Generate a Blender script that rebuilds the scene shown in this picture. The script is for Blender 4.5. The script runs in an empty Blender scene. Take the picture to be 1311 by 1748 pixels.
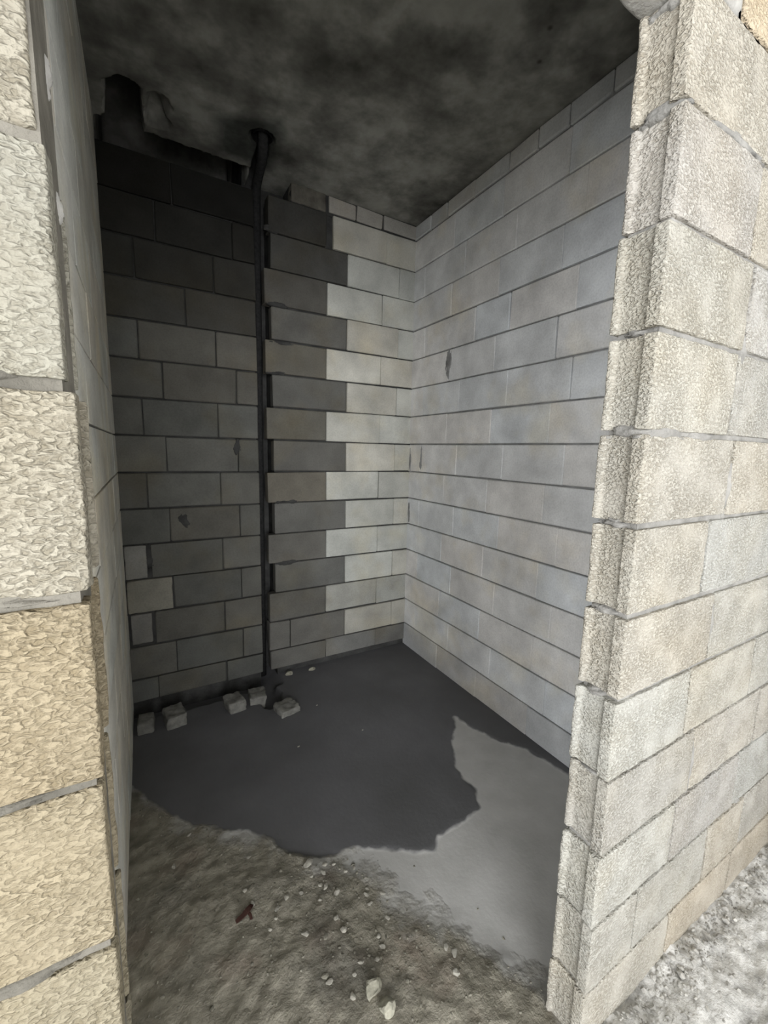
import bpy, bmesh, math, random
import numpy as np
from mathutils import Matrix, Vector

random.seed(7)
RNG = np.random.default_rng(11)
scene = bpy.context.scene
COL = scene.collection

# ------------------------------------------------------------------ camera
EYE = 1.528
YAW, PITCH, ROLL = math.radians(30.0), math.radians(-8.35), math.radians(1.314)
fwd = Vector((math.sin(YAW) * math.cos(PITCH), math.cos(YAW) * math.cos(PITCH), math.sin(PITCH)))
rgt = Vector((math.cos(YAW), -math.sin(YAW), 0))
upv = rgt.cross(fwd)
r2 = math.cos(ROLL) * rgt + math.sin(ROLL) * upv
u2 = -math.sin(ROLL) * rgt + math.cos(ROLL) * upv
cam = bpy.data.cameras.new('camera')
cam.sensor_fit = 'HORIZONTAL'
cam.sensor_width = 36
cam.lens = 36 * 711.5 / 1311
cam.clip_start = 0.02
camo = bpy.data.objects.new('camera', cam)
COL.objects.link(camo)
M = Matrix((r2, u2, -fwd)).transposed().to_4x4()
M.translation = (0, 0, EYE)
camo.matrix_world = M
scene.camera = camo

# ------------------------------------------------------------------ world, daylight, exposure
world = bpy.data.worlds.new('overcast_sky')
scene.world = world
world.use_nodes = True
bg = world.node_tree.nodes['Background']
bg.inputs[0].default_value = (0.97, 0.98, 1.0, 1)
bg.inputs[1].default_value = 11.0
# made-up hall opening behind the camera, sized for the light; the portal only guides sky sampling
WX0, WX1, WZ0, WZ1, WY = -2.6, 0.35, 0.05, 2.90, -2.6
SX, SY0, SY1 = -3.0, -2.3, -0.6          # unseen side opening, added to let in more light
def portal(loc, sx, sy, rot):
    pl = bpy.data.lights.new('sky_portal', 'AREA')
    pl.shape = 'RECTANGLE'
    pl.size, pl.size_y = sx, sy
    pl.cycles.is_portal = True
    o = bpy.data.objects.new('sky_portal', pl)
    COL.objects.link(o)
    o.location, o.rotation_euler = loc, rot
portal(((WX0 + WX1) / 2, WY - 0.02, (WZ0 + WZ1) / 2), WX1 - WX0, WZ1 - WZ0, (math.radians(90), 0, 0))
RX, RY0, RY1, RZ0, RZ1 = 2.94, -2.3, -0.8, 0.6, 2.5   # unseen right hall opening, added to brighten the left jamb
portal((RX + 0.02, (RY0 + RY1) / 2, (RZ0 + RZ1) / 2), RY1 - RY0, RZ1 - RZ0, (math.radians(90), 0, math.radians(90)))
portal((SX - 0.02, (SY0 + SY1) / 2, (WZ0 + WZ1) / 2), SY1 - SY0, WZ1 - WZ0, (math.radians(90), 0, math.radians(-90)))
scene.view_settings.view_transform = 'Standard'
scene.view_settings.look = 'None'
scene.view_settings.gamma = 1
scene.view_settings.use_curve_mapping = False
scene.view_settings.exposure = 0.0

# ------------------------------------------------------------------ numeric noise
def _hash(i, j, k, seed):
    n = (i * 374761393 + j * 668265263 + k * 2147483647 + seed * 974634533) & 0xFFFFFFFF
    n = ((n ^ (n >> 13)) * 1274126177) & 0xFFFFFFFF
    n = (n ^ (n >> 16)) & 0xFFFFFFFF
    return n / 4294967295.0

def vnoise(p, seed=0):
    p = np.asarray(p, float)
    i0 = np.floor(p).astype(np.int64)
    f = p - i0
    f = f * f * (3 - 2 * f)
    out = 0
    for a in (0, 1):
        wa = f[:, 0] if a else 1 - f[:, 0]
        for b in (0, 1):
            wb = f[:, 1] if b else 1 - f[:, 1]
            for c in (0, 1):
                wc = f[:, 2] if c else 1 - f[:, 2]
                out = out + wa * wb * wc * _hash(i0[:, 0] + a, i0[:, 1] + b, i0[:, 2] + c, seed)
    return out * 2 - 1

def fbm(p, octs=4, seed=0):
    p = np.asarray(p, float)
    s, amp, t = 0, 1.0, 0
    for o in range(octs):
        s = s + amp * vnoise(p * (2 ** o) + 17.3 * o, seed + o)
        t += amp
        amp *= 0.5
    return s / t

def sdf(x, y, poly):
    """signed distance to polygon, positive inside"""
    P = np.array(poly)
    d = np.full(x.shape, 1e9)
    inside = np.zeros(x.shape, bool)
    n = len(P)
    for i in range(n):
        ax, ay = P[i]
        bx, by = P[(i + 1) % n]
        ex, ey = bx - ax, by - ay
        t = np.clip(((x - ax) * ex + (y - ay) * ey) / (ex * ex + ey * ey + 1e-12), 0, 1)
        d = np.minimum(d, np.hypot(x - ax - t * ex, y - ay - t * ey))
        c = ((ay > y) != (by > y)) & (x < (bx - ax) * (y - ay) / (by - ay + 1e-12) + ax)
        inside ^= c
    return np.where(inside, d, -d)

def sstep(a, b, v):
    t = np.clip((v - a) / (b - a), 0, 1)
    return t * t * (3 - 2 * t)

# ------------------------------------------------------------------ object helpers
def link(name, me, mat=None, parent=None):
    o = bpy.data.objects.new(name, me)
    COL.objects.link(o)
    if mat is not None:
        me.materials.append(mat)
    if parent is not None:
        o.parent = parent
    return o

def mesh_from(name, v, f, smooth=False):
    me = bpy.data.meshes.new(name)
    me.from_pydata([tuple(map(float, p)) for p in v], [], [tuple(map(int, q)) for q in f])
    me.update()
    if smooth:
        me.polygons.foreach_set('use_smooth', [True] * len(me.polygons))
    return me

def grid_mesh(name, xs, ys, Z, flip=False):
    nx, ny = len(xs), len(ys)
    X, Y = np.meshgrid(xs, ys, indexing='ij')
    co = np.stack([X, Y, Z], -1).reshape(-1, 3)
    i, j = np.meshgrid(np.arange(nx - 1), np.arange(ny - 1), indexing='ij')
    a = (i * ny + j).ravel()
    q = np.stack([a, a + ny, a + ny + 1, a + 1], 1)
    if flip:
        q = q[:, ::-1]
    me = bpy.data.meshes.new(name)
    me.vertices.add(len(co))
    me.vertices.foreach_set('co', co.ravel())
    me.loops.add(q.size)
    me.loops.foreach_set('vertex_index', q.ravel().astype(np.int32))
    me.polygons.add(len(q))
    me.polygons.foreach_set('loop_start', np.arange(0, q.size, 4, dtype=np.int32))
    me.polygons.foreach_set('use_smooth', np.ones(len(q), bool))
    me.update(calc_edges=True)
    me.validate()
    return me

def boxes_mesh(name, boxes):
    V, F = [], []
    for (x0, x1, y0, y1, z0, z1) in boxes:
        b = len(V)
        V += [(x0, y0, z0), (x1, y0, z0), (x1, y1, z0), (x0, y1, z0), (x0, y0, z1), (x1, y0, z1), (x1, y1, z1), (x0, y1, z1)]
        F += [tuple(b + k for k in q) for q in ((3, 2, 1, 0), (4, 5, 6, 7), (0, 1, 5, 4), (1, 2, 6, 5), (2, 3, 7, 6), (3, 0, 4, 7))]
    return mesh_from(name, V, F)

def structure(o, label, cat):
    o['kind'] = 'structure'
    o['label'] = label
    o['category'] = cat
    return o

def thing(o, label, cat, group=None, kind=None):
    o['label'] = label
    o['category'] = cat
    if group:
        o['group'] = group
    if kind:
        o['kind'] = kind
    return o

def plain_block(x0, x1, y0, y1, z0, z1, jit=0.002, ch=0.004):
    """chamfered block with slightly uneven corners: 44 triangles"""
    c = np.array([(x0 + x1) / 2, (y0 + y1) / 2, (z0 + z1) / 2])
    h = np.array([(x1 - x0) / 2, (y1 - y0) / 2, (z1 - z0) / 2])
    ch = min(ch, h.min() * 0.6)
    V, idx = [], {}
    for sx in (-1, 1):
        for sy in (-1, 1):
            for sz in (-1, 1):
                s = np.array([sx, sy, sz])
                off = RNG.uniform(-jit, jit, 3)
                cc = ch * RNG.uniform(0.5, 1.8)
                for ax in range(3):
                    p = s * (h - cc)
                    p[ax] = s[ax] * h[ax]
                    idx[(sx, sy, sz, ax)] = len(V)
                    V.append(c + p + off)
    F = []
    for ax in range(3):
        b, d = [k for k in range(3) if k != ax]
        for s in (-1, 1):
            q = []
            for (u, w) in ((-1, -1), (1, -1), (1, 1), (-1, 1)):
                k = [0, 0, 0]
                k[ax], k[b], k[d] = s, u, w
                q.append(idx[(*k, ax)])
            F.append(q)
    for ax in range(3):
        b, d = [k for k in range(3) if k != ax]
        for u in (-1, 1):
            for w in (-1, 1):
                k0 = [0, 0, 0]
                k0[ax], k0[b], k0[d] = -1, u, w
                k1 = list(k0)
                k1[ax] = 1
                F.append([idx[(*k0, b)], idx[(*k1, b)], idx[(*k1, d)], idx[(*k0, d)]])
    for sx in (-1, 1):
        for sy in (-1, 1):
            for sz in (-1, 1):
                F.append([idx[(sx, sy, sz, a)] for a in range(3)])
    me = mesh_from('block', V, F)
    bm = bmesh.new()
    bm.from_mesh(me)
    bmesh.ops.recalc_face_normals(bm, faces=bm.faces)
    bm.to_mesh(me)
    bm.free()
    return me

def rough_block(x0, x1, y0, y1, z0, z1, res=0.011, amp=0.0025, rad=0.006, groove=None, seed=0, chip=0.006):
    """block with worn, chipped edges; groove = 'lo'/'hi': hollow end face towards -x / +x"""
    lo, hi = np.array([x0, y0, z0]), np.array([x1, y1, z1])
    T = []
    for k in range(3):
        m = max(2, int(round((hi[k] - lo[k]) / res)))
        t = np.linspace(lo[k] + rad * 1.3, hi[k] - rad * 1.3, m)
        t = np.concatenate([[lo[k], lo[k] + rad * 0.45], t, [hi[k] - rad * 0.45, hi[k]]])
        if k == 1 and groove:
            t = np.concatenate([t, y0 + np.array([0.0265, 0.0275, 0.0315]), y1 - np.array([0.010, 0.016])])
        if k == 0 and groove:
            t = np.concatenate([t, [x0 + 0.016, x1 - 0.016]])
        T.append(np.unique(np.round(t, 6)))
    n = [len(t) - 1 for t in T]
    V, F = [], []
    for ax in range(3):
        b, d = [k for k in range(3) if k != ax]
        tb, td = T[b], T[d]
        B, D = np.meshgrid(tb, td, indexing='ij')
        for s in (0, 1):
            P = np.zeros(B.shape + (3,))
            P[..., b], P[..., d], P[..., ax] = B, D, (hi if s else lo)[ax]
            base = sum(len(v) for v in V)
            V.append(P.reshape(-1, 3))
            i, j = np.meshgrid(np.arange(n[b]), np.arange(n[d]), indexing='ij')
            a = (i * (n[d] + 1) + j).ravel() + base
            w = n[d] + 1
            q = np.stack([a, a + w, a + w + 1, a + 1], 1)
            if (s == 0) ^ (ax == 1):
                q = q[:, ::-1]
            F.append(q)
    V = np.concatenate(V)
    F = np.concatenate(F)
    # weld coincident edge verts
    key = np.round(V * 1e5).astype(np.int64)
    _, first, inv = np.unique(key, axis=0, return_index=True, return_inverse=True)
    V = V[first]
    F = inv.reshape(-1)[F]
    off = np.array([seed * 3.17, seed * 1.91, seed * 0.73])
    # rounded, chipped edges
    chipn = np.clip(fbm(V * 28 + off, 3, 5) * 1.6, 0, 1)
    r = rad + chip * chipn
    r = np.minimum(r, (hi - lo).min() * 0.3)
    inner = np.clip(V, lo + r[:, None], hi - r[:, None])
    dv = V - inner
    L = np.linalg.norm(dv, axis=1)
    nrm = dv / np.maximum(L, 1e-9)[:, None]
    Vn = inner + nrm * r[:, None]
    dn = fbm(V * 45 + off, 3, 9)
    Vn = Vn + nrm * (dn * amp)[:, None]
    if groove:
        yl = V[:, 1] - y0
        t = y1 - y0
        dep = 0.009 * sstep(0.0268, 0.0312, yl) * (1 - sstep(t - 0.0155, t - 0.0102, yl))
        if groove == 'lo':
            m = np.clip(1 - (V[:, 0] - x0) / 0.015, 0, 1)
            Vn[:, 0] += dep * m
        else:
            m = np.clip(1 - (x1 - V[:, 0]) / 0.015, 0, 1)
            Vn[:, 0] -= dep * m
    return mesh_from('block', Vn, F, True)

def rock_mesh(sx, sy, sz, seed, sub=2, rough=0.35):
    bm = bmesh.new()
    bmesh.ops.create_icosphere(bm, subdivisions=sub, radius=1)
    co = np.array([v.co[:] for v in bm.verts])
    n1 = fbm(co * 0.9 + seed * 7.7, 2, seed)
    n2 = fbm(co * 2.3 + seed * 3.1, 2, seed + 3)
    # flatten towards random facet planes for a broken look
    rg = np.random.default_rng(seed)
    for k in range(7):
        d = rg.normal(size=3)
        d /= np.linalg.norm(d)
        lim = rg.uniform(0.55, 0.8)
        ex = np.maximum(co @ d - lim, 0)
        co = co - ex[:, None] * d
    co = co * (1 + rough * 0.5 * n1 + rough * 0.3 * n2)[:, None]
    co = co * np.array([sx, sy, sz])
    for v, p in zip(bm.verts, co):
        v.co = p
    me = bpy.data.meshes.new('rock')
    bm.to_mesh(me)
    bm.free()
    return me

# ------------------------------------------------------------------ materials
def new_mat(name):
    m = bpy.data.materials.new(name)
    m.use_nodes = True
    nt = m.node_tree
    b = nt.nodes['Principled BSDF']
    b.inputs['Roughness'].default_value = 0.95
    b.inputs['Specular IOR Level'].default_value = 0.0 if 'floor' not in name else 0.2
    return m, nt, b

def N(nt, t, **kw):
    n = nt.nodes.new(t)
    for k, v in kw.items():
        if k in n.inputs.keys():
            n.inputs[k].default_value = v
        else:
            setattr(n, k, v)
    return n

def noise(nt, vec, scale, detail=4, rough=0.55, dist=0.0):
    n = N(nt, 'ShaderNodeTexNoise', Scale=scale, Detail=detail, Roughness=rough, Distortion=dist)
    nt.links.new(vec, n.inputs['Vector'])
    return n.outputs['Fac']

def ramp(nt, fac, stops):
    r = N(nt, 'ShaderNodeValToRGB')
    el = r.color_ramp.elements
    while len(el) < len(stops):
        el.new(0.5)
    for e, (p, c) in zip(el, stops):
        e.position = p
        e.color = c if len(c) == 4 else (*c, 1)
    nt.links.new(fac, r.inputs['Fac'])
    return r.outputs['Color']

def g(v):
    return (v, v, v, 1)

def mix(nt, a, b, fac, mode='MIX'):
    m = N(nt, 'ShaderNodeMix', data_type='RGBA', blend_type=mode)
    for s, v in ((m.inputs[0], fac), (m.inputs[6], a), (m.inputs[7], b)):
        if hasattr(v, 'links'):
            nt.links.new(v, s)
        else:
            s.default_value = v
    return m.outputs[2]

def math_(nt, op, a, b=0.0, c=0.0, clamp=False):
    m = N(nt, 'ShaderNodeMath', operation=op, use_clamp=clamp)
    for s, v in zip(m.inputs, (a, b, c)):
        if hasattr(v, 'links'):
            nt.links.new(v, s)
        else:
            s.default_value = v
    return m.outputs[0]

def bump(nt, b, h, strength, dist, prev=None):
    n = N(nt, 'ShaderNodeBump', Strength=strength, Distance=dist)
    nt.links.new(h, n.inputs['Height'])
    if prev is not None:
        nt.links.new(prev, n.inputs['Normal'])
    nt.links.new(n.outputs[0], b.inputs['Normal'])
    return n.outputs[0]

def pos(nt):
    return N(nt, 'ShaderNodeNewGeometry').outputs['Position']

def mat_rough_block():
    """open-textured pumice concrete, colour per block from the object colour"""
    m, nt, b = new_mat('coarse_concrete_block')
    p = pos(nt)
    oc = N(nt, 'ShaderNodeObjectInfo').outputs['Color']
    big = noise(nt, p, 9, 3)
    c = mix(nt, oc, ramp(nt, big, [(0.3, g(0.92)), (0.7, g(1.08))]), 1.0, 'MULTIPLY')
    warm = noise(nt, p, 4.3, 2)
    c = mix(nt, c, (1.0, 0.90, 0.72, 1), math_(nt, 'MULTIPLY', ramp(nt, warm, [(0.45, g(0)), (0.7, g(1))]), 0.22), 'MULTIPLY')
    # coarse stippled grain: dense short ridges between the pumice grains
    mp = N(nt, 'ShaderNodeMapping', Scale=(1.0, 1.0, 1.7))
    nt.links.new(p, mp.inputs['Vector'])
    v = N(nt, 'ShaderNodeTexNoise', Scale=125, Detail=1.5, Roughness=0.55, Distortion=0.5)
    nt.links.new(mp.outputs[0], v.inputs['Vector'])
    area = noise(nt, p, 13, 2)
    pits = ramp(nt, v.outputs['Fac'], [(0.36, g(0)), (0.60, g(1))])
    pitc = mix(nt, (0.74, 0.72, 0.68, 1), (1.06, 1.06, 1.05, 1), pits)  # shade in the pits between grains is painted into the colour
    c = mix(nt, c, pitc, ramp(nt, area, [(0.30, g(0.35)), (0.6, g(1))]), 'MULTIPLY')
    # pores: sparse tiny dark holes
    po = N(nt, 'ShaderNodeTexVoronoi', Scale=70)
    nt.links.new(p, po.inputs['Vector'])
    c = mix(nt, c, (0.45, 0.43, 0.40, 1), math_(nt, 'MULTIPLY', ramp(nt, po.outputs['Distance'], [(0.05, g(1)), (0.13, g(0))]), 0.6), 'MULTIPLY')
    nt.links.new(c, b.inputs['Base Color'])
    v2 = noise(nt, p, 330, 1)
    h = math_(nt, 'MULTIPLY', math_(nt, 'MULTIPLY_ADD', v2, 0.5, pits), ramp(nt, area, [(0.28, g(0.4)), (0.6, g(1))]))
    bump(nt, b, h, 0.9, 0.0035)
    return m

def mat_smooth_block():
    m, nt, b = new_mat('fine_concrete_block')
    p = pos(nt)
    oc = N(nt, 'ShaderNodeObjectInfo').outputs['Color']
    big = noise(nt, p, 6, 4)
    c = mix(nt, oc, ramp(nt, big, [(0.28, g(0.78)), (0.72, g(1.14))]), 1.0, 'MULTIPLY')
    st = noise(nt, p, 3.1, 3)
    c = mix(nt, c, (1.0, 0.93, 0.78, 1), math_(nt, 'MULTIPLY', ramp(nt, st, [(0.5, g(0)), (0.68, g(1))]), 0.6), 'MULTIPLY')
    fine = noise(nt, p, 120, 3)
    c = mix(nt, c, ramp(nt, fine, [(0.3, g(0.9)), (0.6, g(1.04))]), 1.0, 'MULTIPLY')
    nt.links.new(c, b.inputs['Base Color'])
    n1 = bump(nt, b, fine, 0.35, 0.002)
    bump(nt, b, noise(nt, p, 22, 3), 0.25, 0.004, n1)
    return m

def mat_mortar(name, col, sc=40):
    m, nt, b = new_mat(name)
    p = pos(nt)
    n = noise(nt, p, 14, 4)
    lo = tuple(v * 0.62 for v in col) + (1,)
    hi = tuple(v * 1.2 for v in col) + (1,)
    nt.links.new(ramp(nt, n, [(0.3, lo), (0.7, hi)]), b.inputs['Base Color'])
    n1 = bump(nt, b, noise(nt, p, sc, 5), 0.8, 0.01)
    bump(nt, b, noise(nt, p, sc * 5, 3), 0.5, 0.002, n1)
    return m

def mat_floor():
    m, nt, b = new_mat('screed_dust_floor')
    p = pos(nt)
    aw = N(nt, 'ShaderNodeAttribute', attribute_name='wet').outputs['Fac']
    ad = N(nt, 'ShaderNodeAttribute', attribute_name='debris').outputs['Fac']
    ao = N(nt, 'ShaderNodeAttribute', attribute_name='hall').outputs['Fac']
    n_f = noise(nt, p, 26, 4)
    n_m = noise(nt, p, 7, 4)
    n_big = noise(nt, p, 2.6, 3)
    wob = math_(nt, 'MULTIPLY', math_(nt, 'SUBTRACT', noise(nt, p, 13, 2), 0.5), 0.05)
    wetd = math_(nt, 'ADD', aw, wob)
    wet = ramp(nt, math_(nt, 'MULTIPLY_ADD', wetd, 12.0, 0.5, True), [(0.40, g(0)), (0.56, g(1))])
    wob2 = math_(nt, 'MULTIPLY', math_(nt, 'SUBTRACT', n_m, 0.5), 0.34)
    deb = ramp(nt, math_(nt, 'MULTIPLY_ADD', math_(nt, 'ADD', ad, wob2), 4.0, 0.5, True), [(0.3, g(0)), (0.7, g(1))])
    dry = ramp(nt, n_m, [(0.3, (0.44, 0.437, 0.42)), (0.7, (0.54, 0.535, 0.52))])
    wetc = ramp(nt, n_big, [(0.3, (0.105, 0.105, 0.107)), (0.7, (0.145, 0.145, 0.152))])
    dust = ramp(nt, n_f, [(0.25, (0.19, 0.178, 0.14)), (0.5, (0.27, 0.252, 0.205)), (0.78, (0.38, 0.358, 0.29))])
    red = ramp(nt, noise(nt, p, 5.2, 3), [(0.55, g(0)), (0.72, g(1))])
    dust = mix(nt, dust, (0.19, 0.135, 0.105, 1), math_(nt, 'MULTIPLY', red, 0.45))
    damp = ramp(nt, noise(nt, p, 3.4, 4), [(0.52, g(0)), (0.66, g(1))])
    dust = mix(nt, dust, (0.55, 0.56, 0.58, 1), math_(nt, 'MULTIPLY', damp, 0.8), 'MULTIPLY')
    c = mix(nt, dry, dust, deb)
    c = mix(nt, c, wetc, wet)
    hall = ramp(nt, n_f, [(0.25, (0.26, 0.255, 0.24)), (0.5, (0.52, 0.51, 0.485)), (0.75, (0.66, 0.65, 0.62))])
    c = mix(nt, c, hall, ao)
    nt.links.new(c, b.inputs['Base Color'])
    rr = mix(nt, g(0.95), g(0.62), wet)
    nt.links.new(rr, b.inputs['Roughness'])
    # relief: smooth on the screed, gritty on dust
    gr = mix(nt, math_(nt, 'MAXIMUM', deb, ao), g(0.06), wet)
    gr = math_(nt, 'MAXIMUM', gr, ao)
    h = math_(nt, 'ADD', noise(nt, p, 60, 5, 0.65), math_(nt, 'MULTIPLY', n_f, 0.8))
    h = math_(nt, 'MULTIPLY', h, math_(nt, 'ADD', gr, 0.08))
    bump(nt, b, h, 0.7, 0.012)
    return m

def mat_ceiling():
    m, nt, b = new_mat('cast_concrete_slab')
    p = pos(nt)
    n1 = noise(nt, p, 3.2, 5, 0.6)
    n2 = noise(nt, p, 11, 4)
    n3 = noise(nt, p, 60, 3)
    c = ramp(nt, n1, [(0.30, (0.085, 0.083, 0.075)), (0.46, (0.175, 0.172, 0.155)), (0.60, (0.31, 0.305, 0.278))])
    c = mix(nt, c, ramp(nt, n2, [(0.3, g(0.8)), (0.65, g(1.1))]), 1.0, 'MULTIPLY')
    ah = N(nt, 'ShaderNodeAttribute', attribute_name='halo').outputs['Fac']
    hal = math_(nt, 'MULTIPLY_ADD', math_(nt, 'ADD', ah, math_(nt, 'MULTIPLY', math_(nt, 'SUBTRACT', n2, 0.5), 0.10)), 14.0, 0.5, True)
    c = mix(nt, c, (0.34, 0.36, 0.36, 1), hal, 'MULTIPLY')
    sp = N(nt, 'ShaderNodeTexVoronoi', Scale=4.3)
    nt.links.new(p, sp.inputs['Vector'])
    spot = ramp(nt, sp.outputs['Distance'], [(0.02, g(1)), (0.06, g(0))])
    c = mix(nt, c, (0.2, 0.19, 0.18, 1), math_(nt, 'MULTIPLY', spot, 0.7), 'MULTIPLY')
    nt.links.new(c, b.inputs['Base Color'])
    k = bump(nt, b, n3, 0.3, 0.003)
    bump(nt, b, n2, 0.3, 0.01, k)
    return m

def mat_plain(name, col, rough=0.9, var=0.25, sc=60):
    m, nt, b = new_mat(name)
    p = pos(nt)
    n = noise(nt, p, sc, 4)
    lo = tuple(v * (1 - var) for v in col) + (1,)
    hi = tuple(min(1, v * (1 + var)) for v in col) + (1,)
    nt.links.new(ramp(nt, n, [(0.3, lo), (0.7, hi)]), b.inputs['Base Color'])
    b.inputs['Roughness'].default_value = rough
    bump(nt, b, n, 0.5, 0.004)
    return m

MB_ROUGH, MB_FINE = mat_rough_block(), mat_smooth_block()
M_MORT_HALL = mat_mortar('grey_mortar', (0.29, 0.283, 0.265))
M_MORT_DARK = mat_mortar('darker_mortar', (0.165, 0.155, 0.132))  # darker, warmer version of the grey mortar
M_MORT_IN = mat_mortar('dark_mortar', (0.07, 0.07, 0.068))
M_MORT_RIGHT = mat_mortar('mid_grey_mortar', (0.30, 0.30, 0.295))
M_FLOOR, M_CEIL = mat_floor(), mat_ceiling()
M_LINTEL = mat_mortar('lintel_concrete', (0.42, 0.41, 0.385), 25)
M_RENDER = mat_mortar('hall_wall_render', (0.58, 0.56, 0.52), 12)

# ------------------------------------------------------------------ main dimensions
XL, XR, YB, CEIL = -0.122, 1.734, 2.6425, 3.083
YF0, YF1 = 0.48, 0.582
DL, DR = -0.053, 0.89          # doorway edges
def zrow(r):                   # course r spans zrow(r)..zrow(r+1)
    return 0.0 if r == 0 else 0.18 + 0.2 * (r - 1)

# ------------------------------------------------------------------ floor
WET = [(-0.3, 2.03), (-0.123, 2.023), (-0.023, 1.826), (0.099, 1.67), (0.28, 1.536), (0.371, 1.434), (0.396, 1.366), (0.496, 1.285),
       (0.6, 1.276), (0.752, 1.199), (0.841, 1.128), (0.9, 1.107), (0.946, 1.144), (1.001, 1.15), (1.111, 1.152), (1.181, 1.174),
       (1.239, 1.25), (1.233, 1.331), (1.251, 1.405), (1.341, 1.544), (1.506, 1.725), (1.515, 1.613), (1.582, 1.436),
       (1.661, 1.323), (1.70, 1.10), (1.9, 1.1), (1.9, 3.0), (-0.3, 3.0)]
DEB = [(-0.3, 2.0), (-0.122, 1.985), (0.099, 1.664), (0.369, 1.429), (0.494, 1.281), (0.592, 1.259), (0.646, 1.124), (0.718, 0.932),
       (0.799, 0.794), (0.851, 0.698), (0.95, 0.6), (0.95, -0.5), (-0.3, -0.5)]
xs = np.unique(np.round(np.concatenate([np.arange(-3.2, -0.2, 0.15), np.arange(-0.2, 2.4, 0.008), np.arange(2.4, 3.2, 0.1)]), 4))
ys = np.unique(np.round(np.concatenate([np.arange(-3.5, -0.1, 0.15), np.arange(-0.1, 0.48, 0.008), np.arange(0.48, 2.74, 0.008), np.array([2.9, 3.5])]), 4))
X, Y = np.meshgrid(xs, ys, indexing='ij')
x, y = X.ravel(), Y.ravel()
P2 = np.stack([x, y, np.zeros_like(x)], 1)
wet, deb = sdf(x, y, WET), sdf(x, y, DEB)
hall = sstep(0.0, 1.0, (0.53 - y) / 0.02) * np.maximum(sstep(0.86, 0.90, x), np.maximum(sstep(0.0, -0.06, x), sstep(0.42, 0.30, y)))
h = 0.002 * fbm(P2 * 4, 3, 1)
dm = sstep(-0.10, 0.12, deb + 0.1 * fbm(P2 * 6, 3, 2)) * (1 - sstep(-0.01, 0.01, wet))
rid = 1 - np.abs(fbm(P2 * np.array([9, 5, 1]) + 3, 4, 31))
h = h + dm * (0.010 + 0.013 * fbm(P2 * 7, 5, 3) + 0.008 * fbm(P2 * 28, 3, 4) + 0.006 * rid)
rub = hall * (0.008 + 0.020 * fbm(P2 * np.array([6, 11, 1]), 4, 13) + 0.020 * np.abs(fbm(P2 * 19, 4, 14)))
bank = hall * 0.020 * sstep(0.33, 0.47, y) * (x > 0.9) * (0.6 + 0.8 * fbm(P2 * 16, 3, 17))
h = h * (1 - hall) + rub + bank
# broken-out channel along the foot of the rear wall
tr = sstep(2.50, 2.56, y + 0.05 * fbm(P2 * 9, 3, 21)) * (1 - sstep(0.66, 0.74, x)) * (y < 2.75) * (x > -0.2)
tr = np.maximum(tr, 1 - sstep(0.05, 0.075, np.hypot((x - 0.605) * 1.0, np.minimum(np.abs(y - 2.36), np.where(y > 2.36, np.maximum(y - 2.62, 0), 9))) + 0.02 * fbm(P2 * 14, 3, 23)))
h = h - 0.06 * tr
# ragged wet screed edge sits a few millimetres proud of the bare slab
h = h + 0.004 * sstep(-0.004, 0.006, wet) * (1 - hall) * (1 - tr)
fm = grid_mesh('floor', xs, ys, h.reshape(X.shape))
for nm, arr in (('wet', wet), ('debris', deb), ('hall', hall)):
    a = fm.attributes.new(nm, 'FLOAT', 'POINT')
    a.data.foreach_set('value', arr.astype(np.float32))
floor = structure(link('floor', fm, M_FLOOR), 'bare screed floor with a dark wet patch and dusty rubble by the doorway', 'floor')

def floor_z(px, py):
    i, j = int(np.argmin(abs(xs - px))), int(np.argmin(abs(ys - py)))
    return float(h.reshape(X.shape)[i, j])

# ------------------------------------------------------------------ ceiling with broken-out holes
HOLE1 = [(-0.055, 2.392), (-0.014, 2.346), (0.036, 2.337), (0.076, 2.366), (0.082, 2.458), (0.085, 2.62), (0.075, 2.75), (-0.075, 2.75), (-0.067, 2.501)]
HOLE2 = [(0.098, 2.373), (0.134, 2.344), (0.183, 2.366), (0.21, 2.409), (0.176, 2.493), (0.207, 2.529), (0.199, 2.563), (0.14, 2.585), (0.098, 2.58)]
HOLE3 = [(0.61 + 0.062 * math.cos(k * 0.5236), 2.385 + 0.062 * math.sin(k * 0.5236)) for k in range(12)]
SLOT = [(0.598, 2.40), (0.655, 2.40), (0.695, 2.90), (0.628, 2.90)]
VOID = [(-0.115, 2.648), (0.60, 2.648), (0.60, 3.29), (-0.115, 3.29)]   # open shaft between slab edge and rear wall
HALO = [(0.38, 2.37), (0.41, 2.43), (0.43, 2.60), (0.70, 2.60), (0.715, 2.398), (0.697, 2.279), (0.655, 2.225), (0.547, 2.263), (0.40, 2.34)]
cx = np.unique(np.round(np.concatenate([np.arange(-3.2, -0.24, 0.2), np.arange(-0.24, 0.8, 0.007), np.arange(0.8, 2.0, 0.03), np.arange(2.0, 3.2, 0.2)]), 4))
cy = np.unique(np.round(np.concatenate([np.arange(-3.5, 0.4, 0.2), np.arange(0.4, 2.1, 0.03), np.arange(2.1, 2.72, 0.007), np.array([2.75, 2.85, 3.0, 3.2, 3.26, 3.32, 3.6])]), 4))
CX, CY = np.meshgrid(cx, cy, indexing='ij')
ux, uy = CX.ravel(), CY.ravel()
Pc = np.stack([ux, uy, np.zeros_like(ux)], 1)
jag = 0.014 * fbm(Pc * 30, 3, 41)
s1, s2, s3 = sdf(ux, uy, HOLE1) + jag, sdf(ux, uy, HOLE2) + jag, np.maximum(sdf(ux, uy, HOLE3), sdf(ux, uy, SLOT)) + 0.3 * jag
sv = sdf(ux, uy, VOID) + 0.8 * jag
zc = CEIL + 0.004 * fbm(Pc * 2.2, 3, 40)
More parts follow.
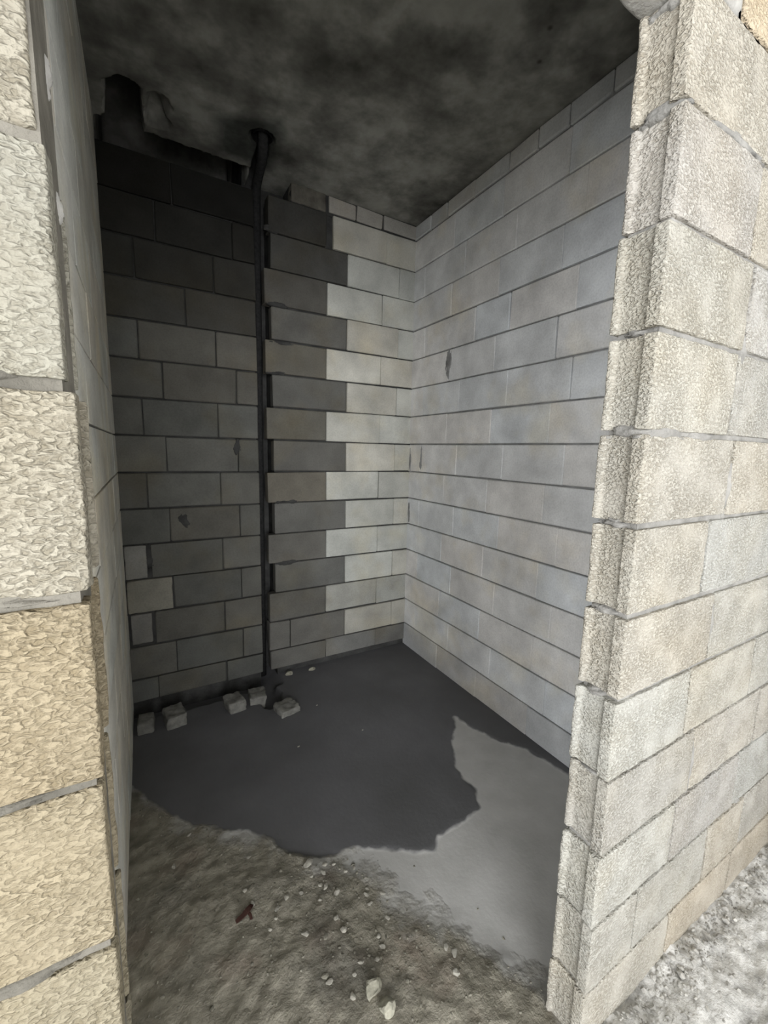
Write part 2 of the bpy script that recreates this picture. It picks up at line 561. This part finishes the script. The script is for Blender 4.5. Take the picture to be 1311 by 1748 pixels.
zc = zc + np.maximum(np.maximum(0.7 * sstep(-0.004, 0.018, s1), 0.7 * sstep(-0.003, 0.012, sv)), 0.30 * sstep(-0.004, 0.010, s3)) + (0.075 + 0.045 * fbm(Pc * 14, 3, 44)) * sstep(-0.004, 0.02, s2)
me = grid_mesh('ceiling', cx, cy, zc.reshape(CX.shape), flip=True)
a = me.attributes.new('halo', 'FLOAT', 'POINT')
a.data.foreach_set('value', sdf(ux, uy, HALO).astype(np.float32))
ceiling = structure(link('ceiling', me, M_CEIL), 'dark stained cast concrete ceiling slab with broken-out pipe holes', 'ceiling')

# black liner added in the round ceiling hole so it reads dark
bm = bmesh.new()
for (ra, rb, za, zb) in ((0.050, 0.050, 3.088, 3.36), (0.050, 0.046, 3.36, 3.36), (0.046, 0.046, 3.36, 3.088), (0.046, 0.050, 3.088, 3.088)):
    ring = [[bm.verts.new((0.612 + r_ * math.cos(k * math.pi / 12), 2.385 + r_ * math.sin(k * math.pi / 12), z_)) for k in range(24)] for (r_, z_) in ((ra, za), (rb, zb))]
    for k in range(24):
        bm.faces.new((ring[0][k], ring[0][(k + 1) % 24], ring[1][(k + 1) % 24], ring[1][k]))
bmesh.ops.remove_doubles(bm, verts=bm.verts, dist=1e-5)
bmesh.ops.recalc_face_normals(bm, faces=bm.faces)
sl = bpy.data.meshes.new('dark_hole_liner')
bm.to_mesh(sl)
bm.free()
M_BLACK = mat_plain('hole_liner_black', (0.012, 0.012, 0.012), 0.5)
bm = bmesh.new()  # pipe added to hide the lit slot sides and darken the chase
rings = []
for (px_, py_, pz_) in ((0.618, 2.40, 3.16), (0.622, 2.41, 3.10), (0.630, 2.44, 3.080), (0.643, 2.52, 3.074), (0.658, 2.66, 3.072), (0.663, 2.72, 3.066), (0.664, 2.755, 3.03), (0.662, 2.765, 2.75), (0.654, 2.765, 1.6), (0.646, 2.765, -0.04)):
    rings.append((px_, py_, pz_))
prev = None
for i_, q_ in enumerate(rings):
    a_, b_ = Vector(rings[max(i_ - 1, 0)]), Vector(rings[min(i_ + 1, len(rings) - 1)])
    t_ = (b_ - a_).normalized()
    n1_ = t_.cross(Vector((1, 0, 0))).normalized()
    n2_ = t_.cross(n1_)
    cur = [bm.verts.new(Vector(q_) + 0.026 * (math.cos(k * math.pi / 7) * n1_ + math.sin(k * math.pi / 7) * n2_)) for k in range(14)]
    if prev:
        for k in range(14):
            f_ = bm.faces.new((prev[k], prev[(k + 1) % 14], cur[(k + 1) % 14], cur[k]))
            f_.smooth = True
    else:
        bm.faces.new(cur)
    prev = cur
bm.faces.new(prev)
bmesh.ops.recalc_face_normals(bm, faces=bm.faces)
pe = bpy.data.meshes.new('shade_pipe')
bm.to_mesh(pe)
bm.free()
M_SHADE_PIPE = mat_plain('shade_pipe_grey', (0.035, 0.035, 0.035), 0.6)
link('dark_hole_liner', sl, M_BLACK, ceiling)['label'] = 'black liner ring added to darken the ceiling hole'

# ------------------------------------------------------------------ rear wall of the closet
wall_back = structure(link('wall_back', boxes_mesh('wall_back', [
    (0.595, 1.95, 2.82, 3.45, -0.1, 3.95), (-0.30, 0.70, 3.30, 3.45, -0.1, 3.95),
    (-0.30, 0.612, 2.660, 3.32, -0.1, 2.985),
    (0.722, 1.90, 2.660, 2.83, -0.1, 2.985),
    (0.845, 1.90, 2.655, 2.83, 2.97, 3.10)]), M_MORT_IN),
    'rear closet wall of grey blocks, dark and damp left, pale right, split by a chase', 'wall')

link('pipe', pe, M_SHADE_PIPE, wall_back)['label'] = 'dark grey pipe added to darken the ceiling slot and wall chase'

def add_block(parent, me, mat, col, name='block', label=None):
    o = link(name, me, mat, parent)
    o.color = (*col, 1)
    if label:
        o['label'] = label
    return o

def tint(c, v=0.12):
    k = 1 + random.uniform(-v, v)
    w = random.uniform(-0.03, 0.03)
    return (c[0] * k * (1 + w), c[1] * k, c[2] * k * (1 - w))

LIGHT = (0.53, 0.525, 0.475)
DAMP = (0.15, 0.148, 0.137)
DAMPL = (0.14, 0.138, 0.125)
for r in range(0, 15):
    z0, z1 = zrow(r) + 0.0042, zrow(r + 1) - 0.0042
    odd = r % 2 == 1
    # left of the chase
    cuts = [XL - 0.01, 0.115, 0.5, 0.622] if odd else [XL - 0.01, 0.01, 0.394, 0.622]
    if r == 11:
        cuts = [XL - 0.01, 0.245, 0.622]
    if r == 14:
        cuts = [XL - 0.01, 0.2, 0.622]
    if r == 0:
        z0 = 0.045
    for k in range(len(cuts) - 1):
        c = DAMPL
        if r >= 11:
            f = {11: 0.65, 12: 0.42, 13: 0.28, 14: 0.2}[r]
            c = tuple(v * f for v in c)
        if r in (2, 3, 4) and k == 0:
            continue
        if r in (2, 3, 4) and k == 1:
            c = tuple(v * 0.9 for v in c)
        d = random.uniform(-0.003, 0.003)
        last = k == len(cuts) - 2
        g_ = 0.0 if last else 0.0022
        add_block(wall_back, plain_block(cuts[k] + 0.0022, cuts[k + 1] - g_, YB + d, YB + 0.07, z0 + random.uniform(-.0015, .0015), z1, 0.002), MB_FINE, tint(c))
    # right of the chase
    xs0 = 0.712 if odd else 0.672
    cuts = [xs0, 1.215, 1.61, XR + 0.01] if odd else [xs0, 1.07, 1.475, XR + 0.01]
    if r == 1:
        cuts = [0.668, 0.81, 1.215, 1.61, XR + 0.01]
    if r == 14:
        cuts = [0.70, 1.07, 1.112, 1.50, XR + 0.01]
    for k in range(len(cuts) - 1):
        if r == 14 and k == 1:
            continue
        dark = cuts[k + 1] < 1.25
        c = DAMP if dark else LIGHT
        if r == 0:
            c = DAMP if k < 1 else (0.19, 0.185, 0.17)
        if r in (1, 2) and not dark:
            c = tuple(v * 0.78 for v in LIGHT)
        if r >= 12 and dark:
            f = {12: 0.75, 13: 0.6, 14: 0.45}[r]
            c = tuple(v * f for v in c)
        if dark and r in (6, 8, 10):
            c = (c[0] * 1.06, c[1] * 1.03, c[2] * 0.96)
        d = random.uniform(-0.003, 0.003)
        gp = 0.0008 if (not dark and r not in (12,)) else 0.003
        add_block(wall_back, plain_block(cuts[k] + gp, cuts[k + 1] - gp, YB + d, YB + 0.07, z0 + random.uniform(-.002, .002), z1 + random.uniform(-.001, .001), 0.002), MB_FINE, tint(c, 0.08))
# pale stub pieces bonded into the left corner
for (x0, x1, z0, z1, c) in ((-0.118, -0.012, 0.785, 0.975, (0.24, 0.235, 0.22)), (-0.118, 0.11, 0.585, 0.775, (0.25, 0.24, 0.205)), (-0.108, -0.004, 0.40, 0.575, (0.22, 0.215, 0.20))):
    add_block(wall_back, rough_block(x0, x1, YB - 0.006, YB + 0.06, z0, z1, 0.012, 0.002, 0.005, seed=int(z0 * 50), chip=0.012), MB_FINE, c, 'block', 'pale stub block bonded in the corner')
# wedge bricks under the slab
for (x0, x1) in ((1.085, 1.268), (1.278, 1.468), (1.478, XR + 0.01)):
    add_block(wall_back, plain_block(x0, x1, YB, YB + 0.07, 2.992, 3.078, 0.003), MB_FINE, tint((0.40, 0.39, 0.36), 0.06), 'wedge_brick')
add_block(wall_back, rough_block(0.845, 1.065, YB + 0.004, YB + 0.08, 2.985, 3.09, 0.014, 0.004, 0.008, seed=5), M_MORT_DARK, (1, 1, 1), 'mortar_fill')

def smear(parent, name, center, half, axis, mat, seed, thick=0.006):
    """a lumpy mortar patch: lens-shaped blob lying on a wall face; axis = wall normal axis"""
    nu, nv = 18, 18
    u, v = np.meshgrid(np.linspace(-1, 1, nu), np.linspace(-1, 1, nv), indexing='ij')
    p = np.stack([u.ravel() * 1.7 + seed * 3.3, v.ravel() * 1.7, np.full(u.size, seed * 1.1)], 1)
    rr = np.sqrt(u.ravel() ** 2 + v.ravel() ** 2)
    body = 0.66 - rr + 0.75 * fbm(p * 1.2, 4, seed)
    t = np.where(body > 0, np.sqrt(np.clip(body, 0, 1)) * thick * (1 + 0.5 * fbm(p * 3, 2, seed + 5)), body * 0.05 - 0.002)
    b, d = [k for k in range(3) if k != abs(axis) - 1]
    co = np.zeros((u.size, 3))
    co[:, b] = center[b] + u.ravel() * half[0]
    co[:, d] = center[d] + v.ravel() * half[1]
    ax = abs(axis) - 1
    sgn = 1 if axis > 0 else -1
    co[:, ax] = center[ax] + sgn * t
    F = []
    for i in range(nu - 1):
        for j in range(nv - 1):
            q = [i * nv + j, (i + 1) * nv + j, (i + 1) * nv + j + 1, i * nv + j + 1]
            if max(body[k] for k in q) > -0.05:
                F.append(q)
    used = sorted({k for q in F for k in q})
    mp = {k: n for n, k in enumerate(used)}
    V = [co[k] for k in used] + [co[k] - np.eye(3)[ax] * sgn * 0.012 for k in used]
    n = len(used)
    top = [[mp[k] for k in q] for q in F]
    faces = top + [[k + n for k in q[::-1]] for q in top]
    cnt = {}
    for q in top:
        for a_, b_ in zip(q, q[1:] + q[:1]):
            cnt[(a_, b_)] = 1
    for (a_, b_) in list(cnt):
        if (b_, a_) not in cnt:
            faces.append([b_, a_, a_ + n, b_ + n])
    me = mesh_from(name, V, faces, True)
    bm = bmesh.new()
    bm.from_mesh(me)
    bmesh.ops.recalc_face_normals(bm, faces=bm.faces)
    bm.to_mesh(me)
    bm.free()
    return link(name, me, mat, parent)

for i, (cxx, czz, hx, hz) in enumerate(((0.185, 1.11, 0.06, 0.10), (0.005, 0.90, 0.045, 0.09), (0.50, 1.52, 0.035, 0.06), (0.80, 1.185, 0.08, 0.022),
                                       (0.79, 0.78, 0.09, 0.026), (0.77, 2.17, 0.08, 0.02), (0.76, 2.39, 0.09, 0.022), (0.74, 1.985, 0.07, 0.018), (0.78, 2.80, 0.10, 0.03))):
    smear(wall_back, 'mortar_smear', (cxx, YB + 0.001, czz), (hx, hz), -2, M_MORT_IN, i + 1)

# ------------------------------------------------------------------ right wall of the closet
wall_right = structure(link('wall_right', boxes_mesh('wall_right', [(1.749, 1.90, 0.575, 2.80, -0.1, 3.20)]), M_MORT_RIGHT),
                       'pale grey block side wall inside the closet, right of the corner', 'wall')
RIGHT = (0.74, 0.745, 0.745)
for r in range(0, 15):
    z0, z1 = zrow(r) + 0.0045, zrow(r + 1) - 0.0045
    cuts = [2.66, 2.495, 2.10, 1.70, 1.306, 0.91, 0.57] if r % 2 else [2.66, 2.215, 1.81, 1.406, 1.01, 0.57]
    if r == 13:
        cuts[1] = 2.515
    if r == 11:
        cuts = [2.66, 2.494, 1.984, 1.714, 1.312, 0.91, 0.57]
    for k in range(len(cuts) - 1):
        vis = {(13, 1), (12, 1), (11, 1), (11, 2), (11, 3), (10, 1), (10, 3), (9, 4), (7, 1)}
        g0 = 0.004 if (r, k) in vis else 0.0004
        g1 = 0.004 if (r, k + 1) in vis else 0.0004
        c = tint(RIGHT, 0.02)
        if r == 0:
            c = tuple(v * 0.75 for v in c)
        add_block(wall_right, plain_block(XR + random.uniform(-0.001, 0.001), XR + 0.07, cuts[k + 1] + g1, cuts[k] - g0, z0 + random.uniform(-.0015, .0015), z1, 0.0008, 0.003), MB_FINE, c)
yy = 2.66
while yy > 0.6:
    y2 = max(yy - random.uniform(0.17, 0.26), 0.57)
    add_block(wall_right, plain_block(XR, XR + 0.07, y2 + 0.003, yy - 0.002, 2.99, 3.078, 0.003), MB_FINE, tint((0.56, 0.56, 0.55), 0.08), 'wedge_brick')
    yy = y2
for i, (cyy, czz, hy, hz) in enumerate(((2.225, 2.10, 0.045, 0.12), (2.49, 1.48, 0.025, 0.10), (2.625, 1.07, 0.02, 0.11), (2.63, 1.46, 0.018, 0.14))):
    smear(wall_right, 'mortar_smear', (XR - 0.001, cyy, czz), (hy, hz), -1, M_MORT_RIGHT, 20 + i, 0.005)

# ------------------------------------------------------------------ left wall of the closet
wall_left = structure(link('wall_left', boxes_mesh('wall_left', [(-0.30, -0.134, 0.56, 3.40, -0.1, 3.20)]), M_MORT_RIGHT),
                      'grey block side wall inside the closet, left beyond the doorway', 'wall')
for r in range(0, 16):
    z0, z1 = (zrow(r) + 0.003, zrow(r + 1) - 0.003) if r < 15 else (2.985, 3.08)
    cuts = [0.575, 0.80, 1.2, 1.6, 2.0, 2.4, 2.65] if r % 2 else [0.575, 1.0, 1.4, 1.8, 2.2, 2.65]
    for k in range(len(cuts) - 1):
        add_block(wall_left, plain_block(XL - 0.06, XL + random.uniform(-0.001, 0.001), cuts[k] + 0.0005, cuts[k + 1] - 0.0005, z0, z1, 0.0008, 0.002), MB_FINE, tint((0.70, 0.685, 0.62), 0.06))

# ------------------------------------------------------------------ doorway partition
wall_front = structure(link('wall_front', boxes_mesh('wall_front', [
    (0.906, 3.0, YF0 + 0.009, YF1 - 0.009, -0.1, 2.40), (1.06, 3.0, YF0 + 0.009, YF1 - 0.009, 2.38, 3.2),
    (-3.0, -0.22, YF0 + 0.009, YF1 - 0.009, 2.38, 3.2),
    (-0.23, 1.07, YF0 + 0.009, YF1 - 0.009, 2.58, 3.2)]), M_MORT_HALL),
    'coarse cream block partition wall with the open doorway', 'wall')
CREAM = [(0.40, 0.385, 0.345), (0.385, 0.375, 0.345), (0.41, 0.385, 0.335), (0.385, 0.378, 0.36), (0.40, 0.375, 0.325)]
RC = {0: [1.296, 1.70, 2.1, 2.5, 2.95], 1: [1.091, 1.482, 1.741, 2.14, 2.54, 2.95], 2: [1.24, 1.64, 2.04, 2.44, 2.95], 3: [1.298, 1.73, 2.13, 2.53, 2.95],
      4: [1.228, 1.63, 2.03, 2.43, 2.95], 5: [1.302, 1.71, 2.11, 2.51, 2.95], 6: [1.214, 1.62, 2.02, 2.42, 2.95], 7: [1.287, 1.69, 2.09, 2.49, 2.95],
      8: [1.245, 1.64, 2.04, 2.44, 2.95], 9: [1.262, 1.66, 2.06, 2.46, 2.95], 10: [1.233, 1.63, 2.03, 2.43, 2.95], 11: [1.30, 1.70, 2.10, 2.50, 2.95]}
sd = 100
for r in range(12):
    z0, z1 = zrow(r) + 0.0055, zrow(r + 1) - 0.0055
    e = DR + random.uniform(-0.004, 0.004)
    for k, xe in enumerate(RC[r]):
        sd += 1
        z0j, z1j = z0 + random.uniform(-0.002, 0.002), z1 + random.uniform(-0.002, 0.002)
        dj = random.uniform(-0.002, 0.002)
        c = tint(random.choice(CREAM), 0.05)
        if k < 3:
            me = rough_block(e if k == 0 else e + 0.0045, xe - 0.0045, YF0 + dj, YF1 + dj, z0j, z1j, 0.010 if k < 2 else 0.02, 0.0016, 0.0025, 'lo' if k == 0 else None, sd, 0.006)
        else:
            me = plain_block(e + 0.0045, xe - 0.0045, YF0 + dj, YF1 + dj, z0j, z1j)
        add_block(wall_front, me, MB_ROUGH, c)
        e = xe
    e = DL + {8: -0.004, 9: -0.010, 10: -0.010, 11: -0.012}.get(r, random.uniform(-0.003, 0.003))
    for k in range(3):
        sd += 1
        xe = e - (0.30 if (k == 0 and r % 2) else 0.395)
        dj = random.uniform(-0.002, 0.002)
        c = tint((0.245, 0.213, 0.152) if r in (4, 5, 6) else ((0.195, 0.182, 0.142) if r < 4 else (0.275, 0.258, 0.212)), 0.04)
        if k == 0:
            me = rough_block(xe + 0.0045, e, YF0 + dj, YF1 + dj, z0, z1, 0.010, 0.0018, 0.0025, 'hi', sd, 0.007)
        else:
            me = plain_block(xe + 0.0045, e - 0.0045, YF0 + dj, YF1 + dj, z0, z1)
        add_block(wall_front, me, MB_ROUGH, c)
        e = xe
for r in range(12, 16):
    z0, z1 = (zrow(r) + 0.0055, zrow(r + 1) - 0.0055) if r < 15 else (2.985, 3.078)
    if r == 12:
        segs = [(1.07, 1.47), (1.48, 1.87), (1.88, 2.27), (2.28, 2.95), (-0.62, -0.23), (-1.02, -0.63)]
    elif r == 13:
        segs = [(1.25, 1.64), (1.65, 2.04), (2.05, 2.5), (2.51, 2.95), (0.86, 1.24), (0.46, 0.85), (0.06, 0.45), (-0.34, 0.05), (-0.74, -0.35)]
        z0 = 2.61
    else:
        segs = [(1.05, 1.44), (1.45, 1.84), (1.85, 2.24), (2.25, 2.95), (0.65, 1.04), (0.25, 0.64), (-0.15, 0.24), (-0.55, -0.16)]
    for (x0, x1) in segs:
        sd += 1
        c = (0.54, 0.46, 0.35) if (r == 12 and x0 == 1.07) else tint(random.choice(CREAM), 0.05)
        me = rough_block(x0, x1, YF0, YF1, z0, z1, 0.016, 0.0022, 0.005, None, sd) if (r == 12 and x0 > 0) else plain_block(x0, x1, YF0, YF1, z0, z1)
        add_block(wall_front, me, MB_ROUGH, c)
link('mortar_bed', boxes_mesh('mortar_bed', [(-3.0, DL - 0.007, YF0 + 0.005, YF1 - 0.009, -0.1, 2.40)]), M_MORT_DARK, wall_front)
# lintel bearing on both jambs
lin = link('lintel', rough_block(-0.21, 1.05, YF0 - 0.002, YF1 + 0.008, 2.376, 2.60, 0.014, 0.004, 0.008, None, 77, 0.012), M_LINTEL, wall_front)
lin['label'] = 'grey cast concrete lintel over the doorway'

# mortar bulging from joints of the partition
for i, (cxx, czz, hx, hz) in enumerate(((1.268, 1.79, 0.035, 0.045), (0.96, 1.578, 0.10, 0.020), (1.12, 1.578, 0.10, 0.017), (1.215, 0.46, 0.030, 0.12), (1.70, 0.30, 0.03, 0.10),
                                       (1.29, 1.45, 0.02, 0.10), (1.30, 1.09, 0.018, 0.09), (1.30, 0.66, 0.014, 0.09), (1.12, 2.185, 0.16, 0.012),
                                       (-0.14, 1.585, 0.075, 0.017), (-0.14, 1.385, 0.08, 0.010), (-0.12, 1.78, 0.05, 0.010), (-0.14, 1.18, 0.08, 0.010), (-0.14, 0.98, 0.07, 0.010))):
    smear(wall_front, 'mortar_smear', (cxx, YF0 + 0.004, czz), (hx, hz), -2, M_MORT_HALL if cxx > 0 else M_MORT_DARK, 40 + i, 0.007)
for i, (cyy, czz, hy, hz) in enumerate(((0.535, 1.578, 0.05, 0.022), (0.53, 2.18, 0.05, 0.018), (0.53, 2.365, 0.05, 0.022), (0.535, 1.38, 0.04, 0.012), (0.535, 1.18, 0.035, 0.012), (0.535, 0.98, 0.03, 0.012),
                                       (0.53, 0.78, 0.03, 0.010), (0.53, 1.78, 0.03, 0.010))):
    smear(wall_front, 'mortar_smear', (DR + 0.006, cyy, czz), (hy, hz), -1, M_MORT_HALL, 60 + i, 0.007)
for i, (cyy, czz, hy, hz) in enumerate(((0.56, 1.87, 0.018, 0.03), (0.56, 1.76, 0.016, 0.025), (0.565, 2.03, 0.012, 0.02))):
    smear(wall_front, 'mortar_smear', (DL - 0.010, cyy, czz), (hy, hz), 1, M_LINTEL, 75 + i, 0.008)

# ------------------------------------------------------------------ hall shell behind the camera (its openings are made up to let daylight in)
structure(link('wall_hall_rear', boxes_mesh('wall_hall_rear', [
    (-3.2, WX0, WY - 0.2, WY, -0.1, 3.2), (WX1, 3.1, WY - 0.2, WY, -0.1, 3.2),
    (WX0, WX1, WY - 0.2, WY, -0.1, WZ0), (WX0, WX1, WY - 0.2, WY, WZ1, 3.2)]), M_RENDER), 'rendered hall wall with a wide unseen opening added for daylight', 'wall')
structure(link('wall_hall_left', boxes_mesh('wall_hall_left', [
    (SX - 0.2, SX, WY - 0.2, SY0, -0.1, 3.2), (SX - 0.2, SX, SY1, 0.6, -0.1, 3.2),
    (SX - 0.2, SX, SY0, SY1, -0.1, WZ0), (SX - 0.2, SX, SY0, SY1, WZ1, 3.2)]), M_RENDER), 'rendered hall side wall with a wide unseen opening added for light left of the camera', 'wall')
structure(link('wall_hall_right', boxes_mesh('wall_hall_right', [
    (RX, RX + 0.2, WY - 0.2, RY0, -0.1, 3.2), (RX, RX + 0.2, RY1, 2.9, -0.1, 3.2),
    (RX, RX + 0.2, RY0, RY1, -0.1, RZ0), (RX, RX + 0.2, RY0, RY1, RZ1, 3.2)]), M_RENDER), 'rendered hall side wall with an unseen opening added for light right of the camera', 'wall')

# ------------------------------------------------------------------ loose things on the floor
M_CHIP = mat_plain('pale_mortar_chip', (0.36, 0.345, 0.30))
M_LUMP = mat_plain('crumbled_mortar', (0.30, 0.29, 0.235), var=0.35, sc=45)
M_CHUNK = mat_plain('broken_screed', (0.20, 0.197, 0.18), var=0.3, sc=30)
M_SCRAP = mat_plain('red_brown_scrap', (0.062, 0.034, 0.028))
M_GRAVEL = mat_plain('grey_gravel', (0.36, 0.35, 0.325), var=0.45, sc=25)
M_GRAVELIN = mat_plain('dusty_grit', (0.21, 0.20, 0.165), var=0.45, sc=25)

def rest(o, px, py, sink=0.15, rz=0.0):
    zmin = min(v.co.z for v in o.data.vertices)
    zmax = max(v.co.z for v in o.data.vertices)
    o.location = (px, py, floor_z(px, py) - zmin - sink * (zmax - zmin))
    o.rotation_euler = (0, 0, rz)

CHIPS = [(0.452, 1.276, .016), (0.503, 1.248, .009), (0.486, 1.223, .010), (0.561, 1.193, .009), (0.445, 1.229, .006), (0.461, 1.187, .009), (0.476, 1.172, .010),
         (0.503, 1.136, .012), (0.394, 1.19, .008), (0.343, 1.196, .010), (0.226, 1.288, .009), (0.239, 1.233, .012), (0.306, 1.18, .008), (0.295, 1.151, .007),
         (0.269, 1.132, .006), (0.444, 1.142, .008), (0.59, 1.085, .008), (0.589, 1.054, .008), (0.642, 1.063, .008), (0.62, 0.988, .008), (0.475, 1.017, .010),
         (0.566, 0.954, .009), (0.468, 1.062, .011), (0.364, 1.065, .011), (0.594, 1.19, .007), (0.532, 1.237, .007), (0.563, 0.924, .010), (0.484, 0.916, .008),
         (0.429, 0.858, .010), (0.718, 0.756, .011), (0.749, 0.802, .012), (0.735, 0.826, .009), (0.386, 0.92, .008), (0.265, 1.411, .007), (0.603, 1.102, .006),
         (0.53, 0.90, .007), (0.51, 0.885, .006), (0.455, 0.90, .007), (0.52, 0.94, .006), (0.08, 1.62, .008), (0.02, 1.5, .009), (0.62, 1.90, .006), (0.97, 1.86, .005), (0.83, 2.19, .005)]
for i, (px, py, s) in enumerate(CHIPS):
    o = link('mortar_chip', rock_mesh(s * random.uniform(0.9, 1.5), s * random.uniform(0.7, 1.1), s * 0.45, 200 + i, 2, 0.6), M_CHIP)
    rest(o, px, py, 0.2, random.uniform(0, 6.28))
    if (px, py) == (0.239, 1.233):
        thing(o, 'white oval chip at the tip of the red brown scrap', 'stone chip')
    else:
        if py > 1.8:
            lab = {0.62: 'tiny pale chip on the wet patch, left one of three', 0.97: 'tiny pale chip on the wet patch, right one nearest the pale wall'}.get(px, 'tiny pale chip on the wet patch, farthest towards the rear corner')
            thing(o, lab, 'stone chip', 'chips on the wet patch')
        elif py > 1.11 and px > 0.36:
            thing(o, 'small pale mortar chip in the cluster by the front edge of the wet patch', 'stone chip', 'chips by the wet patch edge')
        elif px > 0.7:
            thing(o, 'small pale mortar chip near the foot of the right jamb', 'stone chip', 'chips near the right jamb')
        elif px > 0.36:
            thing(o, 'small pale mortar chip scattered behind the two mortar lumps', 'stone chip', 'chips behind the mortar lumps')
        elif py > 1.3:
            thing(o, 'small pale mortar chip near the foot of the left closet wall', 'stone chip', 'chips near the left wall')
        else:
            thing(o, 'small pale mortar chip beside the red brown scrap', 'stone chip', 'chips beside the scrap')
for (px, py, s, lab) in ((0.483, 0.84, 0.030, 'larger pale mortar lump on the dusty floor, farther of the two'), (0.497, 0.785, 0.026, 'crumbled mortar lump on the dusty floor, nearest the doorway')):
    o = link('mortar_lump', rock_mesh(s, s * 0.85, s * 0.7, int(px * 1000), 3, 0.6), M_LUMP)
    rest(o, px, py, 0.2, 0.7)
    thing(o, lab, 'mortar lump')
# torn red-brown scrap: branching crumpled strip
V, F = [], []
def strip(pts, w, t=0.003):
    b = len(V)
    for i, (a, c, z) in enumerate(pts):
        dx, dy = (pts[min(i + 1, len(pts) - 1)][0] - pts[max(i - 1, 0)][0], pts[min(i + 1, len(pts) - 1)][1] - pts[max(i - 1, 0)][1])
        L = math.hypot(dx, dy)
        nx, ny = -dy / L, dx / L
        ww = w * (0.55 + 0.45 * math.sin(math.pi * (i + 0.6) / len(pts)))
        V.extend([(a + nx * ww, c + ny * ww, z), (a - nx * ww, c - ny * ww, z + 0.002), (a - nx * ww, c - ny * ww, z + t + 0.002), (a + nx * ww, c + ny * ww, z + t)])
    n = len(pts)
    for i in range(n - 1):
        for k in range(4):
            F.append((b + i * 4 + k, b + i * 4 + (k + 1) % 4, b + (i + 1) * 4 + (k + 1) % 4, b + (i + 1) * 4 + k))
    F.append((b + 3, b + 2, b + 1, b))
    e = b + (n - 1) * 4
    F.append((e, e + 1, e + 2, e + 3))
strip([(0.020, 0.012, 0.004), (0.012, 0.002, 0.010), (0.0, -0.006, 0.012), (-0.014, -0.010, 0.006), (-0.036, -0.014, 0.001)], 0.008)
strip([(0.002, -0.006, 0.009), (0.008, -0.018, 0.006), (0.010, -0.030, 0.001)], 0.005)
o = link('torn_scrap', mesh_from('torn_scrap', V, F), M_SCRAP)
o.location = (0.216, 1.216, floor_z(0.216, 1.216))
thing(o, 'dark red brown torn scrap lying on the dusty floor', 'scrap')
# broken pieces along the foot of the rear wall
for i, (px, py, sx, sy, sz, lab) in enumerate((
        (-0.062, 2.43, 0.038, 0.09, 0.055, 'broken grey chunk in the left rear corner by the side wall'),
        (0.078, 2.42, 0.050, 0.11, 0.060, 'broken grey chunk second from the left rear corner'),
        (0.395, 2.40, 0.048, 0.105, 0.055, 'broken grey chunk left of the wall chase foot'),
        (0.53, 2.42, 0.048, 0.10, 0.05, 'broken grey chunk just before the wall chase foot'),
        (0.655, 2.23, 0.06, 0.10, 0.030, 'low flat grey chunk right of the wall chase foot'),
        (0.79, 2.605, 0.030, 0.018, 0.018, 'small pale mortar bit at the rear wall foot near the chase'),
        (0.95, 2.60, 0.030, 0.015, 0.012, 'small mortar bit at the rear wall foot, right one'))):
    if i < 5:
        me = rough_block(-sx, sx, -sy * 0.6, sy * 0.6, 0, sz * 1.5, 0.012, 0.010, 0.008, None, 300 + i, 0.03)
    else:
        me = rock_mesh(sx, sy, sz, 300 + i, 3, 0.5)
    o = link('rubble_chunk', me, M_CHUNK if i < 5 else M_LUMP)
    rest(o, px, py, 0.3, random.uniform(-0.25, 0.25))
    thing(o, lab, 'rubble')

def gravel(name, spots, mat, label, group=None):
    ico = bmesh.new()
    bmesh.ops.create_icosphere(ico, subdivisions=1, radius=1)
    bv = np.array([v.co[:] for v in ico.verts])
    bf = [[v.index for v in f.verts] for f in ico.faces]
    ico.free()
    V, F = [], []
    for (px, py, s) in spots:
        a = RNG.uniform(0, 6.28)
        k = bv * (1 + RNG.uniform(-0.3, 0.3, (len(bv), 1))) * np.array([s * RNG.uniform(0.8, 1.6), s, s * RNG.uniform(0.5, 0.9)])
        R = np.array([[math.cos(a), -math.sin(a), 0], [math.sin(a), math.cos(a), 0], [0, 0, 1]])
        b = sum(len(q) for q in V)
        V.append(k @ R.T + np.array([px, py, floor_z(px, py) + s * 0.25]))
        F += [[b + i for i in f] for f in bf]
    return thing(link(name, mesh_from(name, np.concatenate(V), F), mat), label, 'gravel', group, 'stuff')

sp = []
for k in range(1100):
    px = RNG.uniform(0.93, 2.6)
    py = 0.475 - abs(RNG.normal(0, 0.05)) - 0.004
    sp.append((px, py, RNG.uniform(0.0015, 0.005) if RNG.random() < 0.94 else RNG.uniform(0.005, 0.011)))
for k in range(350):
    sp.append((RNG.uniform(0.93, 2.6), RNG.uniform(-0.05, 0.46), RNG.uniform(0.002, 0.006)))
gravel('gravel', sp, M_GRAVEL, 'loose grey grit along the foot of the cream partition wall')
sp = []
while len(sp) < 650:
    px, py = RNG.uniform(-0.1, 0.93), RNG.uniform(0.6, 1.9)
    dd = float(sdf(np.array([px]), np.array([py]), DEB)[0])
    if dd < 0.0 and RNG.random() < 0.9:
        continue
    if float(sdf(np.array([px]), np.array([py]), WET)[0]) > -0.01:
        continue
    if math.hypot(px - 0.49, py - 0.81) < 0.085:
        continue
    near = math.hypot(px - 0.5, py - 0.9) < 0.14 or math.hypot(px - 0.5, py - 1.2) < 0.12
    if not near and RNG.random() < 0.5:
        continue
    sp.append((px, py, RNG.uniform(0.0015, 0.004) if RNG.random() < 0.93 else RNG.uniform(0.004, 0.008)))
gravel('floor_grit', sp, M_GRAVELIN, 'fine dusty grit strewn over the closet floor by the doorway')
